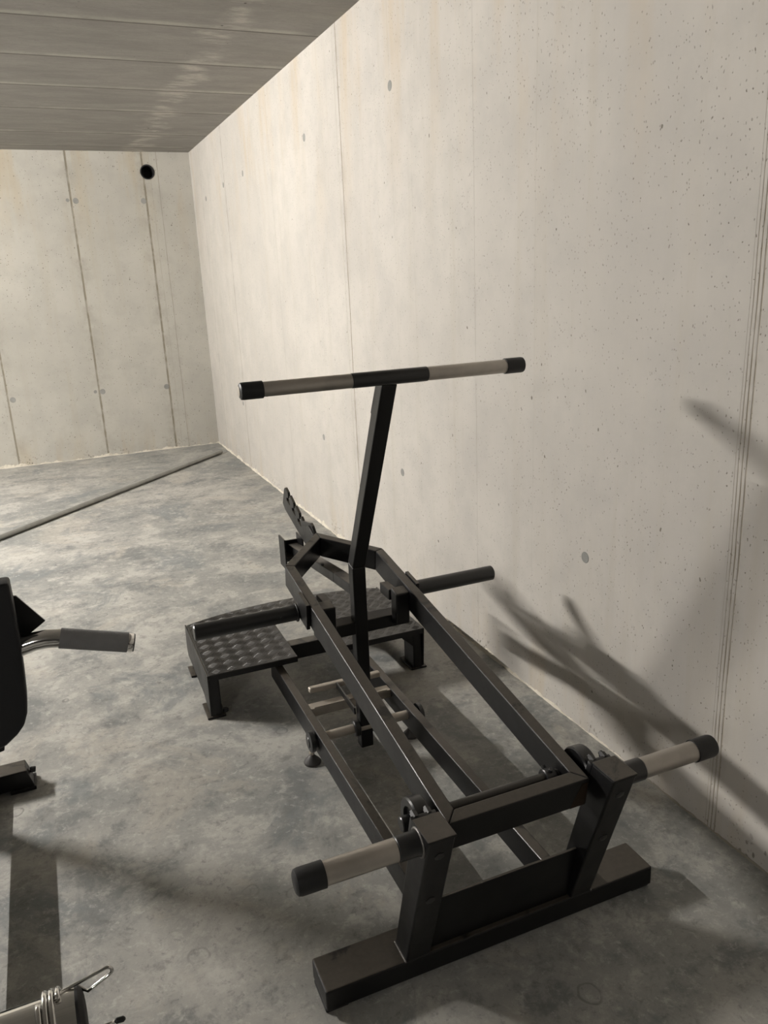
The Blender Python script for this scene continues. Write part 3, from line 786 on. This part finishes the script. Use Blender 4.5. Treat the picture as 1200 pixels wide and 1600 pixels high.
# ------------------------------------------------------------------ chrome loading horn near the camera, with its spring collar
rk = empty('weight_storage_post', (-0.42, 0.60, 0))
tag(rk, 'polished chrome weight horn on a black post at the bottom left corner', 'weight post')
bm = bmesh.new(); box(bm, -.04, .04, -.04, .04, .03, 1.06, .004); link('upright', bm, black, rk)
bm = bmesh.new(); box(bm, -.28, .10, -.05, .05, 0, .03, .003); box(bm, -.05, .05, -.30, .30, 0, .03, .003); link('floor_base', bm, black, rk)
hx0, hx1, hy, hz, hr = -0.38+.42, -0.056+.42, 0.0, 0.996, 0.0262
bm = bmesh.new(); lathe(bm, (hx0, hy, hz), (hx1, hy, hz), [(0, hr), (hx1-hx0-.001, hr), (hx1-hx0, hr-.001)], 64)
hn = link('chrome_horn', bm, chrome, rk, True, 0.6)
bm = bmesh.new(); lathe(bm, (hx1-.0005, hy, hz), (hx1+1, hy, hz), [(0, hr), (.002, hr), (.005, hr-.003), (.006, hr-.008), (.0062, 0)], 64)
link('end_cap', bm, rubber, hn, True, 0.6)
# spring collar
cl = empty('spring_collar', (-0.078, 0.60, 0.996))
tag(cl, 'chrome wire spring collar clamped on the chrome horn at the bottom left', 'spring collar')
cr, wr = hr+0.0024, 0.0024
pts = []
turns = 3.0
for i in range(int(turns*40)+1):
    a = 2*PI*i/40; pts.append(Vector((-0.0075+0.0052*a/(2*PI), cr*math.cos(a+PI/2), cr*math.sin(a+PI/2))))
bm = bmesh.new(); tube(bm, pts, wr, 12)
link('coil', bm, chrome, cl, True)
# upper handle: a narrow wire loop rising to the right from behind the horn
arc = []
for k in range(9):
    a = PI*k/8; u_l = Vector((0.0471, 0.010, 0.0334)); v_l = Vector((0.0515, 0.010, 0.0263)); mid = (u_l+v_l)/2; hf = (u_l-v_l)/2
    fw = Vector((0.84, 0, 0.54)); arc.append(mid + hf*math.cos(a) + fw*hf.length*math.sin(a))
wire = [Vector((0.0055, 0.004, 0.0283)), Vector((0.010, 0.008, 0.0262))] + [Vector((0.0142, 0.012, 0.0240)).lerp(arc[0], t/5) for t in range(5)] + arc + \
       [arc[-1].lerp(Vector((0.0319, 0.010, 0.0163)), t/4) for t in range(1, 5)] + [Vector((0.0285, 0.014, 0.0155)), Vector((0.0240, 0.0205, 0.0155)), Vector((0.018, 0.0245, 0.0135)), Vector((0.006, 0.0275, 0.0085))]
bm = bmesh.new(); tube(bm, wire, 0.0015, 12)
link('handle_loop', bm, chrome, cl, True)
# lower handle with a dipped tip, pointing at the camera side
wire = [Vector((-0.0075, -0.0286, -0.004)), Vector((0.012, -0.0290, 0.001)), Vector((0.028, -0.0275, 0.0065)), Vector((0.043, -0.026, 0.0098)), Vector((0.052, -0.025, 0.0094))]
bm = bmesh.new(); tube(bm, wire, 0.0015, 12)
h2 = link('lower_handle', bm, chrome, cl, True)
bm = bmesh.new(); lathe(bm, (0.0505, -0.0252, 0.0097), (0.0590, -0.025, 0.0084), [(0, .0018), (.001, .0024), (.0065, .0024), (.0082, .001), (.0084, 0)], 16)
link('dipped_tip', bm, rubber, h2, True, 0.8)

# ------------------------------------------------------------------ long pipe lying on the floor
a, b = Vector((-1.25, 4.925, 0.019)), Vector((1.500, 7.680, 0.019))
lp = empty('floor_pipe', (0, 0, 0)); bpy.data.objects.remove(lp)
bm = bmesh.new(); d = (b-a)
lathe(bm, (0, 0, 0.019), tuple(Vector((0, 0, 0.019))+d), [(0, .0165), (0, .019), (d.length, .019), (d.length, .0165)], 28)
fp = link('floor_pipe', bm, galv, None, True, 0.6); fp.location = (a.x, a.y, 0)
tag(fp, 'long grey metal pipe lying diagonally on the floor towards the far corner', 'pipe')
